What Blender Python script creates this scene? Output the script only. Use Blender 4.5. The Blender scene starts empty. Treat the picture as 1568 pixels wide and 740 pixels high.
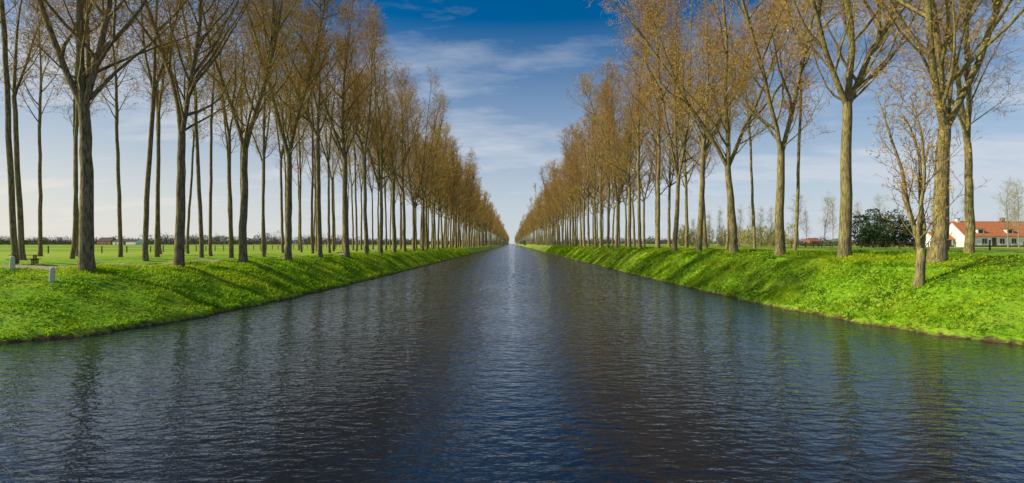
import bpy, math, random
import numpy as np
from mathutils import Vector
R_ = np.random.RandomState
random.seed(4)
scene = bpy.context.scene
K = 784/636.0
COL = scene.collection

# ------------------------------------------------------------------ helpers
def make_mesh(name, verts, tris=None, quads=None, mats=(), tmi=None, qmi=None, smooth=True):
    me = bpy.data.meshes.new(name)
    tris = np.zeros((0,3),int) if tris is None else np.asarray(tris)
    quads = np.zeros((0,4),int) if quads is None else np.asarray(quads)
    nt, nq = len(tris), len(quads)
    me.vertices.add(len(verts)); me.vertices.foreach_set('co', np.asarray(verts,dtype=np.float32).ravel())
    loops = np.concatenate([quads.ravel(), tris.ravel()]).astype(np.int32)
    me.loops.add(len(loops)); me.loops.foreach_set('vertex_index', loops)
    starts = np.concatenate([np.arange(nq)*4, nq*4+np.arange(nt)*3]).astype(np.int32)
    me.polygons.add(nq+nt); me.polygons.foreach_set('loop_start', starts)
    mi = np.zeros(nq+nt, np.int32)
    if qmi is not None: mi[:nq] = qmi
    if tmi is not None: mi[nq:] = tmi
    me.polygons.foreach_set('material_index', mi)
    me.polygons.foreach_set('use_smooth', np.full(nq+nt, smooth))
    for m in mats: me.materials.append(m)
    me.update(calc_edges=True); me.validate()
    return me

def add_obj(name, me, loc=(0,0,0), rot=(0,0,0), scale=(1,1,1), parent=None):
    o = bpy.data.objects.new(name, me); COL.objects.link(o)
    o.location = loc; o.rotation_euler = rot; o.scale = scale
    if parent: o.parent = parent
    return o

class NT:
    def __init__(s, name):
        s.m = bpy.data.materials.new(name); s.m.use_nodes = True
        s.t = s.m.node_tree; s.t.nodes.clear()
        s.out = s.t.nodes.new('ShaderNodeOutputMaterial')
    def n(s, typ, **kw):
        nd = s.t.nodes.new(typ)
        for k,v in kw.items(): setattr(nd,k,v)
        return nd
    def l(s,a,b): s.t.links.new(a,b)
    def noise(s, vec, scale, detail=4, rough=.6, out='Fac'):
        nd = s.n('ShaderNodeTexNoise'); nd.inputs['Scale'].default_value=scale
        nd.inputs['Detail'].default_value=detail; nd.inputs['Roughness'].default_value=rough
        if vec is not None: s.l(vec, nd.inputs['Vector'])
        return nd.outputs[out]
    def mapv(s, vec, scale, rot=(0,0,0), loc=(0,0,0)):
        nd = s.n('ShaderNodeMapping'); nd.inputs['Scale'].default_value=scale; nd.inputs['Rotation'].default_value=rot; nd.inputs['Location'].default_value=loc
        s.l(vec, nd.inputs['Vector']); return nd.outputs['Vector']
    def ramp(s, fac, stops):
        nd = s.n('ShaderNodeValToRGB'); e = nd.color_ramp.elements
        while len(e)<len(stops): e.new(.5)
        for el,(p,c) in zip(e,stops):
            el.position=p; el.color=(c[0],c[1],c[2],1) if not isinstance(c,(int,float)) else (c,c,c,1)
        s.l(fac, nd.inputs['Fac']); return nd.outputs['Color']
    def mix(s, fac, a, b, mode='MIX'):
        nd = s.n('ShaderNodeMix', data_type='RGBA', blend_type=mode)
        for sock,v in ((nd.inputs[0],fac),(nd.inputs[6],a),(nd.inputs[7],b)):
            if isinstance(v,(int,float)): sock.default_value=v
            elif isinstance(v,tuple): sock.default_value=(v[0],v[1],v[2],1)
            else: s.l(v,sock)
        return nd.outputs[2]
    def math(s, op, a, b=None, clamp=False):
        nd = s.n('ShaderNodeMath', operation=op, use_clamp=clamp)
        for sock,v in zip(nd.inputs,(a,b)):
            if v is None: continue
            if isinstance(v,(int,float)): sock.default_value=v
            else: s.l(v,sock)
        return nd.outputs[0]
    def bsdf(s, col, rough=.8, normal=None, spec=.3):
        p = s.n('ShaderNodeBsdfPrincipled'); p.inputs['Roughness'].default_value=rough
        p.inputs['Specular IOR Level'].default_value=spec
        if isinstance(col,tuple): p.inputs['Base Color'].default_value=(*col,1)
        else: s.l(col,p.inputs['Base Color'])
        if normal is not None: s.l(normal,p.inputs['Normal'])
        s.l(p.outputs[0], s.out.inputs['Surface']); return p
    def bump(s, h, strength=.5, dist=.05, prev=None):
        b = s.n('ShaderNodeBump'); b.inputs['Strength'].default_value=strength
        b.inputs['Distance'].default_value=dist; s.l(h,b.inputs['Height'])
        if prev is not None: s.l(prev,b.inputs['Normal'])
        return b.outputs[0]

# ------------------------------------------------------------------ materials
def simple(name, c1, c2, scale=5, rough=.85, bump=.3, bd=.02):
    t = NT(name); co = t.n('ShaderNodeTexCoord').outputs['Object']
    f = t.noise(co, scale, 5)
    t.bsdf(t.ramp(f,[(.3,c1),(.7,c2)]), rough, t.bump(t.noise(co,scale*5,4),bump,bd))
    return t.m

def bark_mat():
    t = NT('poplar_bark'); tc = t.n('ShaderNodeTexCoord').outputs['Object']
    st = t.mapv(tc,(1,1,.16))
    f = t.noise(st, 13, 4,.7); f2 = t.noise(tc,1.3,2)
    base = t.ramp(f,[(.34,(.05,.038,.027)),(.5,(.18,.135,.092)),(.68,(.34,.27,.185))])
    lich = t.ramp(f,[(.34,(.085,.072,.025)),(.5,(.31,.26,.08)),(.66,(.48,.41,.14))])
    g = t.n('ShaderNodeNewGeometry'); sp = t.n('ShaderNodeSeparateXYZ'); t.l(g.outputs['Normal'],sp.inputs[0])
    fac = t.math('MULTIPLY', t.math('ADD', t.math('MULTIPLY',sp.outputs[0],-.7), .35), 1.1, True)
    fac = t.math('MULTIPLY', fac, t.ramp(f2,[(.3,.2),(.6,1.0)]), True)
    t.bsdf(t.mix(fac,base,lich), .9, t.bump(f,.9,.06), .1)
    return t.m
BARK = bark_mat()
def twig_mat(name, c1, c2):
    t = NT(name); oi = t.n('ShaderNodeObjectInfo').outputs['Random']
    c = t.ramp(oi,[(0,tuple(a*.85 for a in c1)),(.5,tuple((a+b)/2 for a,b in zip(c1,c2))),(1,c2)])
    d = t.n('ShaderNodeBsdfDiffuse'); t.l(c,d.inputs[0]); t.l(d.outputs[0],t.out.inputs['Surface']); return t.m
TWIG = twig_mat('poplar_twig',(.33,.18,.07),(.50,.32,.085))
BUD = twig_mat('poplar_bud',(.60,.34,.06),(.60,.48,.07))

def ground_mat():
    t = NT('meadow_ground'); tc = t.n('ShaderNodeTexCoord').outputs['Object']
    sp = t.n('ShaderNodeSeparateXYZ'); t.l(tc, sp.inputs[0])
    a = t.noise(tc,.35,4); b = t.noise(tc,3.2,5,.7)
    col = t.ramp(b,[(.3,(.05,.13,.007)),(.52,(.18,.36,.012)),(.72,(.33,.49,.025))])
    col2 = t.ramp(b,[(.3,(.19,.25,.025)),(.7,(.40,.46,.05))])
    col = t.mix(t.ramp(a,[(.45,0.),(.7,.7)]), col, col2)
    st = t.mapv(tc,(.006,.02,1)); v = t.n('ShaderNodeTexVoronoi'); t.l(st,v.inputs['Vector']); v.inputs['Scale'].default_value=1
    sv = t.n('ShaderNodeSeparateColor'); t.l(v.outputs['Color'],sv.inputs[0])
    fcol = t.ramp(sv.outputs[0],[(0,(.32,.44,.03)),(.45,(.24,.41,.02)),(.55,(.42,.43,.07)),(1,(.38,.47,.04))])
    fcol = t.mix(t.ramp(b,[(.3,.4),(.7,0.)]),fcol,(.10,.2,.015))
    far = t.ramp(t.math('MULTIPLY',sp.outputs[1],.01),[(.55,0.),(.9,1.)])
    ax = t.math('MULTIPLY',t.math('ABSOLUTE',sp.outputs[0]),.01)
    far = t.math('MAXIMUM',far,t.ramp(ax,[(.38,0.),(.55,1.)]))
    col = t.mix(far,col,fcol)
    z = t.math('ADD',sp.outputs[2],t.math('MULTIPLY',t.math('SUBTRACT',b,.5),.7))
    dirt = t.ramp(z,[(.02,1.),(.2,0.)])
    col = t.mix(dirt,col,t.ramp(t.noise(tc,6,4),[(.3,(.03,.02,.010)),(.7,(.17,.10,.05))]))
    t.bsdf(col,.9,t.bump(b,.5,.08),.1); return t.m

def grass_mat():
    t = NT('grass_blades'); g = t.n('ShaderNodeNewGeometry'); tc = t.n('ShaderNodeTexCoord').outputs['Object']
    a = t.noise(tc,.8,4); r = g.outputs['Random Per Island']
    col = t.ramp(r,[(0,(.10,.24,.010)),(.5,(.29,.52,.012)),(.88,(.50,.69,.025)),(1,(.64,.62,.15))])
    col = t.mix(t.ramp(a,[(.38,.85),(.54,0.)]),col,(.055,.17,.010))
    col = t.mix(t.ramp(t.noise(tc,.23,3),[(.48,0.),(.66,.6)]),col,(.56,.63,.025))
    d = t.n('ShaderNodeBsdfDiffuse'); tr = t.n('ShaderNodeBsdfTranslucent')
    t.l(col,d.inputs[0]); t.l(col,tr.inputs[0])
    m = t.n('ShaderNodeMixShader'); m.inputs[0].default_value=.45
    t.l(d.outputs[0],m.inputs[1]); t.l(tr.outputs[0],m.inputs[2]); t.l(m.outputs[0],t.out.inputs['Surface'])
    return t.m

def water_mat():
    t = NT('canal_water'); tc = t.n('ShaderNodeTexCoord').outputs['Object']
    s1 = t.mapv(tc,(.62,1.25,1),(0,0,.12))
    n1 = t.noise(s1,2.2,1,.5); n2 = t.noise(s1,5.4,2,.5); n3 = t.noise(tc,.18,2)
    h = t.math('ADD', t.math('MULTIPLY',n1,.55), t.math('MULTIPLY',n2,.36))
    h = t.math('MULTIPLY',h,t.ramp(n3,[(.3,.6),(.7,1.2)]))
    # ripples too small to resolve far away: keep their slopes; the wave faces that can be seen
    # at grazing angles are the ones leaning down the canal, hence the mean lean
    sp = t.n('ShaderNodeSeparateXYZ'); t.l(tc,sp.inputs[0])
    k = t.ramp(t.math('MULTIPLY',sp.outputs[1],.005),[(.06,0.),(.33,1.)])
    nc = t.noise(tc,3.,2,.5,'Color')
    v1 = t.n('ShaderNodeVectorMath',operation='SUBTRACT'); t.l(nc,v1.inputs[0]); v1.inputs[1].default_value=(.5,.60,.5)
    v2 = t.n('ShaderNodeVectorMath',operation='SCALE'); t.l(v1.outputs[0],v2.inputs[0]); t.l(k,v2.inputs['Scale'])
    v3 = t.n('ShaderNodeVectorMath',operation='MULTIPLY'); t.l(v2.outputs[0],v3.inputs[0]); v3.inputs[1].default_value=(.8,.8,0)
    v4 = t.n('ShaderNodeVectorMath',operation='ADD'); t.l(v3.outputs[0],v4.inputs[0]); v4.inputs[1].default_value=(0,0,1)
    v5 = t.n('ShaderNodeVectorMath',operation='NORMALIZE'); t.l(v4.outputs[0],v5.inputs[0])
    p = t.bsdf((.004,.010,.020),.01,t.bump(h,1.0,.070,v5.outputs[0]),.5)
    p.inputs['IOR'].default_value=1.48
    return t.m

# ------------------------------------------------------------------ terrain
def Xof(c,Z):
    Ze=np.maximum(Z,20.); R=Ze/K; c=np.abs(c)
    return np.where(c<R, R*np.arcsin(np.minimum(c/R,1)), c-R+R*math.pi/2)
def Cof(X,Z):
    Ze=np.maximum(Z,20.); R=Ze/K; X=np.abs(X); th=X/R
    return np.where(th<math.pi/2, R*np.sin(np.minimum(th,math.pi/2)), R+X-R*math.pi/2)
def warp(c,yc):
    R=math.hypot(c,yc); th=math.atan2(c,yc); return th*R, K*R
PL=([0,13,15.2,15.45,15.56,16.2,17.4,18.6,19.7,20.8,5000],[-1.6,-1.2,-.25,-.03,.22,.55,1.28,1.95,2.38,2.5,2.5])
PR=([0,13,15.1,15.5,15.62,16.4,17.9,19.,20.,22,5000],[-1.6,-1.2,-.25,-.03,.16,.72,2.0,2.8,3.12,3.2,3.2])
def bn(X,Y):
    return (.09*np.sin(X*1.3+Y*.7)+.07*np.sin(Y*1.9-X*.8+1)+.05*np.sin(X*3.1+2)*np.sin(Y*2.7)+.10*np.sin(Y*.43+X*.2)+.06*np.sin(Y*.17+.5))
def gz(X,Y):
    X=np.asarray(X,float); Y=np.asarray(Y,float)
    c=Cof(X,Y)+np.where(Cof(X,Y)<19,.22*np.sin(Y*.9+np.sign(X))*np.sin(Y*.31+2)+.10*np.sin(Y*2.3),0)
    z=np.where(X<0,np.interp(c,*PL),np.interp(c,*PR))
    w=np.clip((c-15.6)/1.2,0,1)*np.clip((60-c)/30,0,1)
    return z+bn(X,Y)*w*.7
cs=np.concatenate([[0,6,12,14.5],np.arange(15,20.6,.14),np.arange(21,30,.6),[32,35,40,48,60,80,120,200,400,900,2500,5000]])
cc=np.concatenate([-cs[::-1],cs[1:]])
ys=[-90,-60,-40,-25,-12,-4,4,9,13]; y=15.
while y<6500: ys.append(y); y+=max(.3,(y-15)*.018)
ys=np.array(ys); 
YY,CC=np.meshgrid(ys,cc,indexing='ij')
XX=Xof(CC,YY)*np.sign(CC); ZZ=gz(XX,YY)
V=np.stack([XX,YY,ZZ],-1).reshape(-1,3); nr,nc=YY.shape
i=np.arange(nr-1)[:,None]*nc+np.arange(nc-1)[None]; i=i.ravel()
Q=np.stack([i,i+1,i+nc+1,i+nc],1)
GM=ground_mat()
add_obj('ground',make_mesh('ground',V,quads=Q,mats=[GM]))
wv=[(-60,-90,0),(60,-90,0),(60,6400,0),(-60,6400,0)]
add_obj('canal_water',make_mesh('canal_water',wv,quads=[[0,1,2,3]],mats=[water_mat()],smooth=False))

PATH=simple('packed_earth',(.26,.20,.11),(.46,.38,.24),2.5,.95)
def strip(name,c0,c1,sgn,y0,y1,mat,lift=.03):
    yy=[];y=y0
    while y<y1: yy.append(y); y+=max(.6,(y-15)*.02)
    vs=[];n=5
    for k,y in enumerate(yy):
        for j in range(n):
            c=c0+(c1-c0)*j/(n-1)+(.18*math.sin(y*.8)+.1*math.sin(y*2.1) if j in(0,n-1) else 0)
            x=float(Xof(c,y))*sgn; vs.append((x,y,float(gz(x,y))+lift))
    q=[[a*n+b,a*n+b+1,(a+1)*n+b+1,(a+1)*n+b] for a in range(len(yy)-1) for b in range(n-1)]
    return add_obj(name,make_mesh(name,vs,quads=q,mats=[mat]))
strip('towpath',22.,23.4,-1,22,1500,PATH,.05)

# ------------------------------------------------------------------ grass
def grass(name,N,seed,cr,yr,hs,mat,sgn):
    r=R_(seed); c=r.uniform(*cr,N); Y=yr[0]*np.exp(r.uniform(0,1,N)*math.log(yr[1]/yr[0]))
    X=Xof(c,Y)*sgn; Z=gz(X,Y); k=(Z>.06)&~((sgn<0)&(c>22.1)&(c<23.3))
    X,Y,Z=X[k],Y[k],Z[k]; n=len(X)
    cl=.5+.5*np.sin(X*1.1+3*np.sin(Y*.5))*np.sin(Y*1.3+2*np.sin(X*.7))
    h=(hs[0]+(hs[1]-hs[0])*r.rand(n)**1.5*(.3+1.3*cl))*(1+Y/200)
    w=.016+.03*r.rand(n)+Y*.0005
    a=r.uniform(0,6.283,n); l=r.uniform(0,6.283,n); lm=h*r.uniform(.3,1.8,n)
    b=np.stack([X,Y,Z-.02],1); d=np.stack([np.cos(a)*w,np.sin(a)*w,0*w],1)
    tip=b+np.stack([np.cos(l)*lm,np.sin(l)*lm,h],1)
    V=np.stack([b-d,b+d,tip],1).reshape(-1,3)
    add_obj(name,make_mesh(name,V,tris=np.arange(n*3).reshape(-1,3),mats=[mat],smooth=False))
GR=grass_mat()
grass('bank_grass',165000,1,(15.55,24),(18,200),(.03,.155),GR,-1)
grass('bank_grass',180000,2,(15.6,24),(18,240),(.04,.18),GR,1)

# ------------------------------------------------------------------ trees
def norm(v): return v/np.maximum(np.linalg.norm(v,axis=-1,keepdims=True),1e-9)
def perp(d,r):
    q=r.normal(size=d.shape); q-=(q*d).sum(-1,keepdims=True)*d; return norm(q)
def grow(st,d,L,ns,pull,wob,r):
    P=[st]; D=[d]; p=st; 
    for k in range(ns):
        d=norm(d+np.array([0,0,pull])+r.normal(size=d.shape)*wob)
        p=p+d*(L/ns)[:,None]; P.append(p); D.append(d)
    return np.stack(P,1),np.stack(D,1)
def sample(P,D,idx,t):
    n=P.shape[1]-1; f=t*n; i=np.minimum(f.astype(int),n-1); w=(f-i)[:,None]
    return P[idx,i]*(1-w)+P[idx,i+1]*w, D[idx,i+1]
def tube(P,Rd,s,acc,mi):
    N,S,_=P.shape; T=np.empty_like(P); T[:,1:-1]=P[:,2:]-P[:,:-2]; T[:,0]=P[:,1]-P[:,0]; T[:,-1]=P[:,-1]-P[:,-2]; T=norm(T)
    ref=np.array([.83,.31,.05]); u=norm(np.cross(T,ref)+1e-6); v=np.cross(T,u)
    a=np.arange(s)*2*math.pi/s
    ring=P[:,:,None]+Rd[:,:,None,None]*(u[:,:,None]*np.cos(a)[:,None]+v[:,:,None]*np.sin(a)[:,None])
    base=acc['n']; acc['v'].append(ring.reshape(-1,3)); acc['n']+=N*S*s
    n_=np.arange(N)[:,None,None]; k=np.arange(S-1)[None,:,None]; j=np.arange(s)[None,None]
    A=base+n_*S*s+k*s+j; B=base+n_*S*s+k*s+(j+1)%s
    q=np.stack([A,B,B+s,A+s],-1).reshape(-1,4); acc['q'].append(q); acc['qm'].append(np.full(len(q),mi))
def trib(p0,p1,w,r,acc,mi):
    d=norm(p1-p0); s=perp(d,r)*w[:,None]
    V=np.stack([p0-s,p0+s,p1],1).reshape(-1,3); n=len(p0)
    acc['v'].append(V); acc['t'].append(acc['n']+np.arange(n*3).reshape(-1,3)); acc['n']+=n*3; acc['tm'].append(np.full(n,mi))
def tree_mesh(name,seed,H=34,fork=10,r0=.32,leaders=((2,0),),spread=6.5,n1=40,n2=9,n3=6,n4=4,thick=1.,mats=None,clear=None,lean=(0,0),l3=1.25,pull1=.13,bud=True,wob=.035,lw=.035):
    r=R_(seed); acc=dict(v=[],q=[],t=[],qm=[],tm=[],n=0)
    z=np.concatenate([[-.3,.25,.9],np.linspace(2,fork,9)]) if fork>3 else np.array([-.3,.1,.4,.8,1.2,1.7,max(fork,2.)])
    fork=z[-1]
    wx=np.cumsum(r.normal(size=len(z))*wob)+lean[0]*z; wy=np.cumsum(r.normal(size=len(z))*wob)+lean[1]*z
    wx-=wx[0]; wy-=wy[0]
    P=np.stack([wx,wy,z],1)[None]
    multi=len(leaders)>1
    rt=r0*(.76)
    Rd=np.interp(z,[-.3,.25,.9,2,max(fork,2.01)],[r0*1.45,r0*1.2,r0*1.04,r0,rt])[None]
    tube(P,Rd,12,acc,0)
    top=P[:,-1]; tdir=norm(P[:,-1]-P[:,-2])
    allP=[];allD=[]
    for (tilt,az) in leaders:
        ti,a=math.radians(tilt),math.radians(az)
        d=norm(tdir*math.cos(ti)+np.array([[math.cos(a),math.sin(a),0]])*math.sin(ti))
        L=np.array([(H-fork)*r.uniform(.92,1.03)/math.cos(ti*.6)])
        st=top-tdir*.3*(1 if multi else .05)
        Pl,Dl=grow(st,d,L,12,.035 if multi else .02,lw,r)
        rs=rt*(1 if not multi else (.76 if tilt<14 else .62))
        tt=np.linspace(0,1,13)[None]; Rl=rs*(1-tt)**.95+.018
        tube(Pl,Rl,8,acc,0); allP.append(Pl);allD.append(Dl)
    LP=np.concatenate(allP);LD=np.concatenate(allD);nl=len(leaders)
    N=n1; idx=r.randint(0,nl,N); idx[:nl]=np.arange(nl)
    t=np.clip((np.arange(N)+r.rand(N))/N*.98,0.01,.97)
    if clear is not None: t=clear+(1-clear)*t*.99
    p,d=sample(LP,LD,idx,t)
    az=np.arange(N)*2.4+r.uniform(-.5,.5,N)
    side=norm(np.stack([np.cos(az),np.sin(az),0*az],1)); ang=np.radians(r.uniform(26,62,N)*(1-.2*t))
    dd=norm(d*np.cos(ang)[:,None]+side*np.sin(ang)[:,None])
    L=spread*(1-.62*t**1.6)*r.uniform(.55,1.3,N)
    P1,D1=grow(p,dd,L,7,pull1,.11,r)
    rr=np.clip(.0115*L+.006,.013,.11)*(1+.25*(1-t))*thick**.4*(r0/.32)**.4
    tt=np.linspace(0,1,8)[None]; tube(P1,rr[:,None]*(1-tt*.88),4,acc,0)
    N2=N*n2; i2=np.repeat(np.arange(N),n2); t2=np.clip((np.tile(np.arange(n2),N)+r.rand(N2))/n2*.88+.12,0,.99)
    p,d=sample(P1,D1,i2,t2); A=np.radians(r.uniform(28,70,N2))[:,None]
    dd=norm(d*np.cos(A)+perp(d,r)*np.sin(A)); L2=(L[i2]*.42*(1-.45*t2)+.6)*r.uniform(.6,1.3,N2)
    P2,D2=grow(p,dd,L2,3,.12,.14,r); r2=np.clip(.006+.005*L2,.007,.022)*thick
    tt=np.linspace(0,1,4)[None]; tube(P2,r2[:,None]*(1-tt*.75),3,acc,1)
    N3=N2*n3; i3=np.repeat(np.arange(N2),n3); t3=np.clip((np.tile(np.arange(n3),N2)+r.rand(N3))/n3*.9+.1,0,.99)
    p,d=sample(P2,D2,i3,t3); A=np.radians(r.uniform(25,75,N3))[:,None]
    dd=norm(d*np.cos(A)+perp(d,r)*np.sin(A)); L3=l3*r.uniform(.4,1.2,N3)*(1-.3*t3)
    P3,D3=grow(p,dd,L3,2,.08,.18,r); r3=np.full(N3,.010)*thick
    for a_,b_,w0 in ((0,1,1.),(1,2,.7)): trib(P3[:,a_],P3[:,b_]+ (P3[:,b_]-P3[:,a_])*(.3 if b_==1 else 0),r3*w0*1.3,r,acc,1)
    N4=N3*n4; i4=np.repeat(np.arange(N3),n4); t4=r.uniform(.2,.98,N4)
    p,d=sample(P3,D3,i4,t4); A=np.radians(r.uniform(25,70,N4))[:,None]
    dd=norm(d*np.cos(A)+perp(d,r)*np.sin(A)+np.array([0,0,.12])); L4=l3*.4*r.uniform(.4,1.2,N4)
    e=p+dd*L4[:,None]; trib(p,e,np.full(N4,.013)*thick,r,acc,1)
    if bud:
        k=r.rand(N4)<.6; trib(e[k]-dd[k]*.07,e[k]+dd[k]*.07,np.full(k.sum(),.028)*thick,r,acc,2)
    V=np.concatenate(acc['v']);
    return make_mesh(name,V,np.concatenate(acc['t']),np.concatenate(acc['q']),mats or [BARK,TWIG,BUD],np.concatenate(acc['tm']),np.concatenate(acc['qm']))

FK=[((2,0),),((11,10),(14,190)),((5,80),(24,200)),((3,0),),((9,300),(19,120),(17,20)),((4,180),(26,0)),((2,90),(30,200)),((8,160),(14,340))]
HI=[tree_mesh('poplar_%d'%k,10+k,H=34+1.5*math.sin(k*2.1),fork=[11,9,12,13,9.,11,14,12.5][k],leaders=FK[k],r0=.28+.025*(k%3),spread=7.2,n1=48 if len(FK[k])<3 else 54,n3=7) for k in range(8)]
SLIM=[tree_mesh('poplar_slim_%d'%k,30+k,H=30+1.5*math.sin(k*2.1),fork=[14,13,15,16,14][k],leaders=FK[k],r0=.185+.015*(k%3),spread=4.4,n1=20,n2=7,n3=5,n4=3,thick=1.2) for k in range(5)]
MID=[tree_mesh('poplar_mid_%d'%k,40+k,H=34+math.sin(k*2.1),fork=10+k%3,leaders=FK[k],r0=.30,n1=38,n2=7,n3=5,n4=2,thick=2.2,spread=7.3) for k in range(4)]
FAR=[tree_mesh('poplar_far_%d'%k,60+k,H=34,fork=11,leaders=FK[k],r0=.32,n1=20,n2=5,n3=3,n4=2,thick=6.2,spread=7.) for k in range(3)]
rg=random.Random(7)
avenue=bpy.data.objects.new('distant_poplar_avenue',None); COL.objects.link(avenue)
def plant(me,c,yc,sgn,name='poplar_tree',parent=None,s=1,rz=None,tilt=True):
    X,Y=warp(c,yc); X*=sgn; z=float(gz(X,Y))
    if rz is None: rz=rg.uniform(0,6.28)
    sc=s*rg.uniform(.95,1.05)
    return add_obj(name,me,(X,Y,z-.03),(rg.uniform(-.025,.025) if tilt else 0,(-sgn*.02+rg.uniform(-.035,.035)) if tilt else 0,rz),(sc,sc,sc*rg.uniform(.96,1.05)),parent)
NEAR_L=[tree_mesh('near_l0',101,H=34,fork=9.6,r0=.34,leaders=((23,180),(14,5),(4,90)),lean=(-.035,0),n1=56,spread=7.6,n3=7,lw=.05),
 tree_mesh('near_l1',102,H=34,fork=9.4,r0=.31,leaders=((10,170),(15,5)),lean=(.03,0),n1=50,spread=7.2,n3=7,lw=.05),
 tree_mesh('near_l2',103,H=34,fork=9.8,r0=.31,leaders=((18,185),(7,0)),lean=(.01,0),n1=50,n3=7,lw=.05),
 tree_mesh('near_l3',104,H=34,fork=10.5,r0=.31,leaders=((13,180),(11,10)),lean=(.0,0),n1=50,n3=7,lw=.05)]
NEAR_R=[tree_mesh('near_r0',111,H=34,fork=7.5,r0=.38,leaders=((5,170),(28,5),(24,200)),lean=(.07,0),n1=60,spread=8.,n3=7,lw=.06),
 tree_mesh('near_r1',112,H=34,fork=10.,r0=.35,leaders=((4,0),(22,185),(25,10)),lean=(.01,0),n1=56,n3=7,lw=.06,spread=7.6),
 tree_mesh('near_r2',113,H=34,fork=8.,r0=.33,leaders=((14,180),(14,10)),lean=(-.01,0),n1=52,n3=7,lw=.06,spread=7.4),
 tree_mesh('near_r3',114,H=34,fork=8.5,r0=.36,leaders=((22,180),(7,0),(26,10)),lean=(-.06,0),n1=56,spread=7.6,n3=7,lw=.06)]
def row(c,y0,sp,sgn,ymax,near=(),jit=.35,skip=0.,hi=90,jc_=.25,his=HI):
    k=0; yc=y0
    while yc<ymax:
        j=rg.uniform(-jit,jit); jc=rg.uniform(-jc_,jc_)
        if k<len(near): plant(near[k],c,yc,sgn,rz=0,tilt=False)
        elif rg.random()<skip: pass
        elif yc<hi: plant(rg.choice(his),c+jc,yc+j,sgn)
        elif yc<230: plant(rg.choice(MID),c+jc,yc+j,sgn)
        else: plant(rg.choice(FAR),c+jc,yc+j,sgn,'distant_poplar',avenue)
        yc+=sp if yc<330 else sp*(1.25 if yc<800 else 2.); k+=1
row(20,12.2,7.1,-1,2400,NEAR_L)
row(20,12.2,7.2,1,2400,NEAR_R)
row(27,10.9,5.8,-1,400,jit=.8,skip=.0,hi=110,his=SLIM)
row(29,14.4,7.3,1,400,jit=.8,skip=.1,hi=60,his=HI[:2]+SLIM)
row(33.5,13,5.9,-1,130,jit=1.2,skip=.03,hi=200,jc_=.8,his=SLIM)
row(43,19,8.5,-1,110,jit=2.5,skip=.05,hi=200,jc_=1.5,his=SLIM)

SM=tree_mesh('bank_tree',135,H=10.5,fork=2.,r0=.20,leaders=((12,175),(7,30),(24,190)),lean=(.02,0),spread=3.,n1=30,n2=6,n3=4,n4=3,l3=.6,wob=.03,lw=.09)
X,Y=warp(17.6,11.9); add_obj('alder_tree',SM,(X,Y,float(gz(X,Y))-.05),(0,.03,0))

# ------------------------------------------------------------------ young bare trees and shrubs further out
LT=twig_mat('pale_twig',(.34,.30,.20),(.42,.38,.22))
YB=simple('young_bark',(.22,.19,.13),(.36,.32,.24),4)
YG=[tree_mesh('young_%d'%k,140+k,H=11,fork=2.5,r0=.09,leaders=((3,0),),spread=2.2,n1=22,n2=5,n3=4,n4=2,l3=.8,thick=1.2,mats=[YB,LT,LT]) for k in range(3)]
for px,Z,s in [(1165,120,.8),(1180,135,.9),(1222,110,1.0),(1235,125,.8),(1262,112,1.),(1275,130,1.1),(1312,118,.9),(1395,120,.8),(1543,95,1.1),(1552,150,1.4),(1560,105,1.2),(1475,140,1.2),(1430,140,1.2),(1085,160,.9),(1062,150,.7),(1100,140,.9),(1130,150,1.),(1150,170,1.2),(1345,150,1.3)]:
    x=(px-783.5)/784*Z
    add_obj('young_poplar_tree',YG[px%3],(x,Z,float(gz(x,Z))),(0,0,px),(s,s,s))

def foliage_mass(name,centres,mat,seed,per=160,leaf=.5,vert=False):
    r=R_(seed); Vs=[]
    for (x,y,z,rx,ry,rz) in centres:
        n=per; d=norm(r.normal(size=(n,3)))*r.uniform(.55,1.05,(n,1))**.6
        lump=1+.25*np.sin(d[:,0:1]*5+x)*np.sin(d[:,2:3]*6+y)
        p=np.array([x,y,z])+d*lump*np.array([rx,ry,rz])
        a=norm(r.normal(size=(n,3))*([.35,.35,1] if vert else [1,1,1]))*leaf*r.uniform(.5,1.3,(n,1)); b=norm(r.normal(size=(n,3)))*leaf*(.18 if vert else .8)*r.uniform(.5,1.2,(n,1))
        Vs.append(np.stack([p-a*.5-b*.5,p-a*.5+b*.5,p+a*.6],1).reshape(-1,3))
    V=np.concatenate(Vs); return add_obj(name,make_mesh(name,V,tris=np.arange(len(V)).reshape(-1,3),mats=[mat],smooth=False))
DT=simple('distant_twigs',(.08,.07,.055),(.14,.12,.085),.3)
DG=simple('distant_greenery',(.04,.08,.02),(.10,.16,.03),.3)
YS=simple('willow_twigs',(.34,.32,.11),(.44,.40,.14),.3)
EV=simple('evergreen_needles',(.010,.03,.008),(.05,.09,.02),1.)
r=random.Random(3)
cen=[];cg=[]
for k in range(600):
    Z=r.uniform(600,1200); x=r.uniform(-1.25,-.02)*Z
    w=r.uniform(6,18); h=r.uniform(6,17)*(1.0 if math.sin(x*.012)>-.3 else .5)
    (cen if r.random()<.75 else cg).append((x,Z,2.5+h*.4,w,w,h*.55))
for k in range(420):
    Z=r.uniform(600,1300); x=r.uniform(.02,1.25)*Z
    w=r.uniform(6,18); h=r.uniform(3,9)
    (cen if r.random()<.75 else cg).append((x,Z,3.2+h*.45,w,w,h*.7))
foliage_mass('distant_treeline',cen,DT,1,230,3.2,True)
foliage_mass('distant_hedgerow',cg,DG,2,120,2.2)
cw=[((px-783.5)/784*Z,Z,3.2+h*.5,2.,2.,h*.6) for px,Z,h in [(r.uniform(1040,1215),r.uniform(150,230),r.uniform(4,7)) for _ in range(36)]]
foliage_mass('willow_thicket',cw,YS,3,260,1.4,True)
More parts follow.
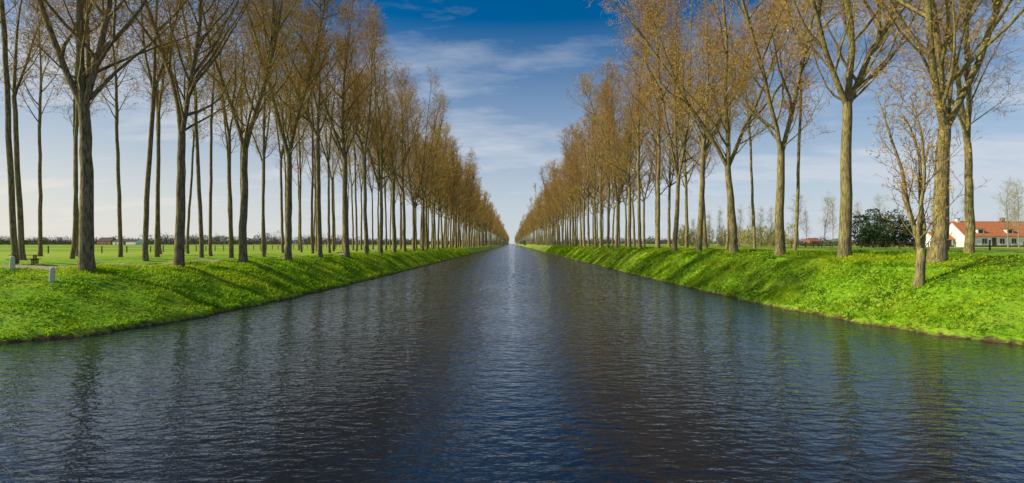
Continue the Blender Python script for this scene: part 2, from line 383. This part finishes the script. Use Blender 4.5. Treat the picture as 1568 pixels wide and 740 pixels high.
ce=[((px-783.5)/784*Z,Z,3.2+h,w,w,h) for px,Z,h,w in [(1318,112,3.9,2.1),(1336,114,4.4,2.3),(1352,110,3.6,2.1),(1366,113,4.1,2.2),(1380,112,3.3,2.0),(1392,114,2.4,1.8),(1330,109,2.4,1.9),(1345,108,2.0,2.1)]]
foliage_mass('evergreen_shrubbery',ce,EV,4,1500,.42)
hd=[((px-783.5)/784*150,150+r.uniform(-2,2),3.2+.5,1.6,1.,.7) for px in range(1395,1460,7)]+[((px-783.5)/784*150,150,3.2+.4,1.6,1.,.6) for px in range(1225,1310,8)]
foliage_mass('garden_hedge',hd,DG,5,200,.35)

# ------------------------------------------------------------------ buildings
WH=simple('white_render',(.72,.71,.68),(.84,.83,.80),2,.8,.05)
RF=NT('clay_roof_tiles'); tc=RF.n('ShaderNodeTexCoord').outputs['Object']
w_=RF.n('ShaderNodeTexWave',wave_type='BANDS',bands_direction='X'); w_.inputs['Scale'].default_value=1.6; RF.l(tc,w_.inputs['Vector'])
RF.bsdf(RF.ramp(RF.noise(tc,3.,5),[(.3,(.40,.12,.04)),(.7,(.66,.25,.10))]),.85,RF.bump(w_.outputs['Fac'],.6,.06)); RF=RF.m
GLS=NT('window_glass'); GLS.bsdf((.02,.025,.03),.1); GLS=GLS.m
TR=simple('dark_trim',(.05,.045,.04),(.08,.07,.06),3)
BR=simple('brick_red',(.25,.09,.05),(.36,.15,.09),6)
def box(name,lo,hi,mat,parent):
    (a,b,c),(d,e,f)=lo,hi
    v=[(a,b,c),(d,b,c),(d,e,c),(a,e,c),(a,b,f),(d,b,f),(d,e,f),(a,e,f)]
    q=[[0,3,2,1],[4,5,6,7],[0,1,5,4],[1,2,6,5],[2,3,7,6],[3,0,4,7]]
    return add_obj(name,make_mesh(name,v,quads=q,mats=[mat],smooth=False),parent=parent)
def gable_roof(name,x0,x1,y0,y1,ze,zr,mat,wall,parent,ov=.3):
    ym=(y0+y1)/2; s=(zr-ze)/(ym-y0); t=.18
    v=[];q=[]
    for sg,yo in ((1,y0-ov),(-1,y1+ov)):
        zz=ze-ov*s; b=len(v)
        v+=[(x0-ov,yo,zz),(x1+ov,yo,zz),(x1+ov,ym,zr),(x0-ov,ym,zr),(x0-ov,yo,zz+t),(x1+ov,yo,zz+t),(x1+ov,ym,zr+t),(x0-ov,ym,zr+t)]
        q+=[[b,b+3,b+2,b+1],[b+4,b+5,b+6,b+7],[b,b+1,b+5,b+4],[b+1,b+2,b+6,b+5],[b+3,b,b+4,b+7]]
    add_obj(name,make_mesh(name,v,quads=q,mats=[mat],smooth=False),parent=parent)
    g=[(x0,y0,ze),(x0,y1,ze),(x0,ym,zr-.01),(x1,y0,ze),(x1,y1,ze),(x1,ym,zr-.01)]
    add_obj(name+'_gables',make_mesh(name+'g',g,tris=[[0,2,1],[3,4,5]],mats=[wall],smooth=False),parent=parent)
def house(name,loc,rz,Lx,Ly,ze,zr,wins,doors,dormers=(),chim=(),wall=WH,roof=RF,s=1):
    e=bpy.data.objects.new(name,None); COL.objects.link(e); e.location=loc; e.rotation_euler=(0,0,rz); e.scale=(s,s,s)
    box('walls',(0,0,-.5),(Lx,Ly,ze),wall,e); box('plinth',(-.03,-.03,-.5),(Lx+.03,-.003,.35),TR,e)
    gable_roof('roof',0,Lx,0,Ly,ze,zr,roof,wall,e)
    for i,(x,w,z0,z1) in enumerate(wins):
        box('window_%d'%i,(x,-.02,z0),(x+w,-.005,z1),GLS,e)
        box('window_frame_%d'%i,(x-.07,-.05,z1),(x+w+.07,-.004,z1+.09),WH,e); box('sill_%d'%i,(x-.08,-.1,z0-.1),(x+w+.08,-.004,z0),TR,e)
        box('mullion_%d'%i,(x+w/2-.03,-.04,z0),(x+w/2+.03,-.021,z1),WH,e)
    for i,(x,w,h) in enumerate(doors): box('door_%d'%i,(x,-.05,.35),(x+w,-.005,h),TR,e)
    for i,x in enumerate(dormers):
        z=ze+.35; box('dormer_%d'%i,(x,.35,z),(x+1.5,Ly*.45,z+1.15),WH,e); box('dormer_window_%d'%i,(x+.25,.33,z+.25),(x+1.25,.348,z+1.0),GLS,e)
        box('dormer_roof_%d'%i,(x-.15,.2,z+1.152),(x+1.65,Ly*.45,z+1.28),TR,e)
    for i,(x,h) in enumerate(chim): box('chimney_%d'%i,(x,Ly/2-.35,zr-.6),(x+.7,Ly/2+.35,zr+h),WH if i%2==0 else BR,e); box('chimney_cap_%d'%i,(x-.06,Ly/2-.41,zr+h+.002),(x+.76,Ly/2+.41,zr+h+.12),TR,e)
    return e
Zh=122.; X0=(1478-783.5)/784*Zh
house('white_farmhouse',(X0,Zh,3.2),0,17.5,7.5,2.7,6.1,[(1,1.1,.9,2),(4,1.1,.9,2),(8.2,1.1,.9,2),(11,1.1,.9,2),(14.5,1.1,.9,2)],[(6.3,1,2.2)],(3.2,10.2),((1.,.8),(12.,.9)))
house('white_outbuilding',((1449-783.5)/784*Zh,Zh+3,3.2),0,4.2,5,1.9,3.6,[(1.,1,.8,1.6)],[(2.9,.8,1.8)],(),((3.1,1.5),))
house('brick_house',((1240-783.5)/784*400,400,3.2),.2,9,7,2.6,5.,[(2,1.2,1,2.2),(6,1.2,1,2.2)],[(4,1,2.3)],(),((1,1),),wall=BR,roof=BR)
house('brick_house',((148-783.5)/784*560,560,2.5),-.2,18,9,4,8.,[(2,1.5,1,2.5),(8,1.5,1,2.5)],[(12,1.4,2.5)],(),((1,1),),wall=BR,roof=TR)
house('barn',((172-783.5)/784*540,540,2.5),-.1,26,12,3.6,6,[(3,1.5,1,2.5)],[(12,3,3.4)],(),(),wall=WH,roof=TR)

# ------------------------------------------------------------------ bollards, bench, fence
ST=simple('weathered_concrete',(.42,.41,.38),(.66,.65,.60),9,.9,.5,.01)
WD=simple('weathered_timber',(.07,.05,.035),(.15,.11,.075),8,.9,.5,.01)
def lathe(name,prof,mat,n=20,sq=0):
    v=[];q=[]
    for z,rr in prof:
        for k in range(n):
            a=2*math.pi*k/n; f=1+sq*(math.cos(4*a)*-.08); v.append((rr*math.cos(a)*f,rr*math.sin(a)*f,z))
    for i in range(len(prof)-1):
        for k in range(n): q.append([i*n+k,i*n+(k+1)%n,(i+1)*n+(k+1)%n,(i+1)*n+k])
    return make_mesh(name,v,quads=q,mats=[mat])
bm_=lathe('bollard',[(-.2,.12),(.0,.12),(.45,.11),(.6,.105),(.66,.085),(.69,.04),(.695,.001)],ST,20,1)
for px,Z in ((18,28.4),(79,26.)):
    x=(px-783.5)/784*Z; add_obj('stone_bollard',bm_,(x,Z,float(gz(x,Z))+.08),(0,.03,.4))
def bench(loc,rz):
    e=bpy.data.objects.new('picnic_bench',None); COL.objects.link(e); e.location=loc; e.rotation_euler=(0,0,rz); e.scale=(.85,.85,.85)
    for i in range(4): box('table_plank_%d'%i,(-.8,-.32+i*.165,.72),(.8,-.32+i*.165+.15,.76),WD,e)
    for s in (-1,1):
        for i in range(2):
            y=s*.62+(i-1)*.16; box('seat_plank_%d_%d'%(s,i),(-.8,y,.42),(.8,y+.14,.46),WD,e)
        box('leg_%d'%s,(s*.6-.04,-.3,-.1),(s*.6+.04,-.2,.718),WD,e); box('leg_b%d'%s,(s*.6-.04,.2,-.1),(s*.6+.04,.3,.718),WD,e)
        box('cross_beam_%d'%s,(s*.6-.035,-.8,.34),(s*.6+.035,.8,.418),WD,e)
        box('seat_leg_%d'%s,(s*.6-.03,-.72,-.1),(s*.6+.03,-.64,.338),WD,e); box('seat_leg_b%d'%s,(s*.6-.03,.64,-.1),(s*.6+.03,.72,.338),WD,e)
x,Z=(37-783.5)/784*33,33.; bench((x,Z,float(gz(x,Z))),.5)
def fence(name,pts,h=1.15,sp=3.):
    V=[];Q=[]
    def bx(p,q_,hw,z0,z1):
        b=len(V); d=Vector((q_[0]-p[0],q_[1]-p[1],0)); n=Vector((-d.y,d.x,0)).normalized()*hw
        for (P,zz) in ((p,z0),(q_,z0),(q_,z1),(p,z1)):
            g=P[2]; V.append((P[0]+n.x,P[1]+n.y,g+zz)); V.append((P[0]-n.x,P[1]-n.y,g+zz))
        Q.extend([[b,b+2,b+4,b+6],[b+1,b+7,b+5,b+3],[b,b+1,b+3,b+2],[b+4,b+5,b+7,b+6],[b,b+6,b+7,b+1],[b+2,b+3,b+5,b+4]])
    P=[]
    for (a,b_) in zip(pts[:-1],pts[1:]):
        L=math.dist(a,b_); n=int(L/sp)
        for k in range(n):
            t=k/n; xx=a[0]+(b_[0]-a[0])*t; yy=a[1]+(b_[1]-a[1])*t; P.append((xx,yy,float(gz(xx,yy))))
    for p in P: bx((p[0]-.06,p[1],p[2]),(p[0]+.06,p[1],p[2]),.06,-.2,h+random.uniform(-.06,.06))
    for p,q_ in zip(P[:-1],P[1:]):
        for z in (.5,.85,1.08): bx(p,q_,.012,z,z+.025)
    add_obj(name,make_mesh(name,V,quads=Q,mats=[WD],smooth=False))
fence('field_fence',[(-95,58),(-60,85),(-58,300)])
fence('field_fence',[(56,60),(60,110),(150,112)])

DF=NT('dandelion_yellow'); DF.bsdf((.80,.62,.02),.7); DF=DF.m
def flowers(N,seed,sgn):
    r=R_(seed); c=r.uniform(16,21,N); Y=18*np.exp(r.rand(N)*math.log(5)); X=Xof(c,Y)*sgn; Z=gz(X,Y)+.16
    a=np.arange(6)*math.pi/3; rad=.022+.012*r.rand(N)
    V=np.stack([X,Y,Z],1)[:,None]+rad[:,None,None]*np.stack([np.cos(a),np.sin(a),.5*np.sin(a+1)],1)[None]
    V=V.reshape(-1,3); b=np.arange(N)*6
    T=np.concatenate([np.stack([b,b+k,b+k+1],1) for k in range(1,5)])
    add_obj('dandelion_flowers',make_mesh('dandelions',V,tris=T,mats=[DF],smooth=False))
flowers(1100,5,1); flowers(400,6,-1)

# ------------------------------------------------------------------ light and sky
EL=math.radians(33); AZ=math.radians(-98)   # azimuth from +Y, clockwise
s=Vector((math.sin(AZ)*math.cos(EL),math.cos(AZ)*math.cos(EL),math.sin(EL)))
sl=bpy.data.lights.new('sun','SUN'); sl.energy=5.0; sl.angle=math.radians(.5); sl.color=(1,.92,.77)
so=bpy.data.objects.new('sun',sl); COL.objects.link(so); so.rotation_euler=s.to_track_quat('Z','Y').to_euler()
w=bpy.data.worlds.new('World'); scene.world=w; w.use_nodes=True; nt=w.node_tree; nt.nodes.clear()
class W(NT):
    def __init__(s): s.t=nt
t=W(); out=t.n('ShaderNodeOutputWorld'); bg=t.n('ShaderNodeBackground'); bg.inputs[1].default_value=.10
sky=t.n('ShaderNodeTexSky',sky_type='NISHITA'); sky.sun_disc=False; sky.sun_elevation=EL; sky.sun_rotation=AZ%(2*math.pi)
sky.dust_density=.6; sky.ozone_density=3.5; sky.air_density=1.0
tc=t.n('ShaderNodeTexCoord').outputs['Generated']; sp=t.n('ShaderNodeSeparateXYZ'); t.l(tc,sp.inputs[0])
zz=t.math('ADD',t.math('MAXIMUM',sp.outputs[2],0),.16)
cb=t.n('ShaderNodeCombineXYZ'); t.l(t.math('DIVIDE',sp.outputs[0],zz),cb.inputs[0]); t.l(t.math('DIVIDE',sp.outputs[1],zz),cb.inputs[1])
mv=t.mapv(cb.outputs[0],(.7,1.5,1),(0,0,.25),(3.1,.4,0))
n1=t.noise(mv,.9,7,.62)
thr=t.ramp(sp.outputs[2],[(.05,.22),(.27,.09),(.37,-.06),(.46,-.2)])   # more cloud low in the sky
m1=t.ramp(t.math('ADD',n1,t.math('SUBTRACT',thr,0.02)),[(.42,0.),(.76,.9)])
haze=t.ramp(sp.outputs[2],[(0.,.9),(.1,.68),(.25,.30),(.40,0.)])
m=t.math('MAXIMUM',m1,haze)
hs=t.n('ShaderNodeHueSaturation'); hs.inputs['Saturation'].default_value=1.5; hs.inputs['Value'].default_value=.92; t.l(sky.outputs[0],hs.inputs['Color'])
warm=t.ramp(t.math('MULTIPLY',t.math('SUBTRACT',0.,sp.outputs[0]),1.),[(.2,0.),(.85,1.)])
cloud=t.mix(warm,(6.3,6.8,7.6),(8.8,8.2,7.2))
col=t.mix(m,hs.outputs[0],cloud)
t.l(col,bg.inputs[0]); t.l(bg.outputs[0],out.inputs[0])

# ------------------------------------------------------------------ camera
cd=bpy.data.cameras.new('camera'); cam=bpy.data.objects.new('camera',cd); COL.objects.link(cam)
cam.location=(0,0,4); cam.rotation_euler=(math.radians(90),0,0)
cd.sensor_width=36; cd.lens=18; cd.clip_end=12000; cd.clip_start=.1; cd.shift_y=.002
scene.camera=cam
scene.view_settings.view_transform='Standard'; scene.view_settings.look='None'; scene.view_settings.exposure=0
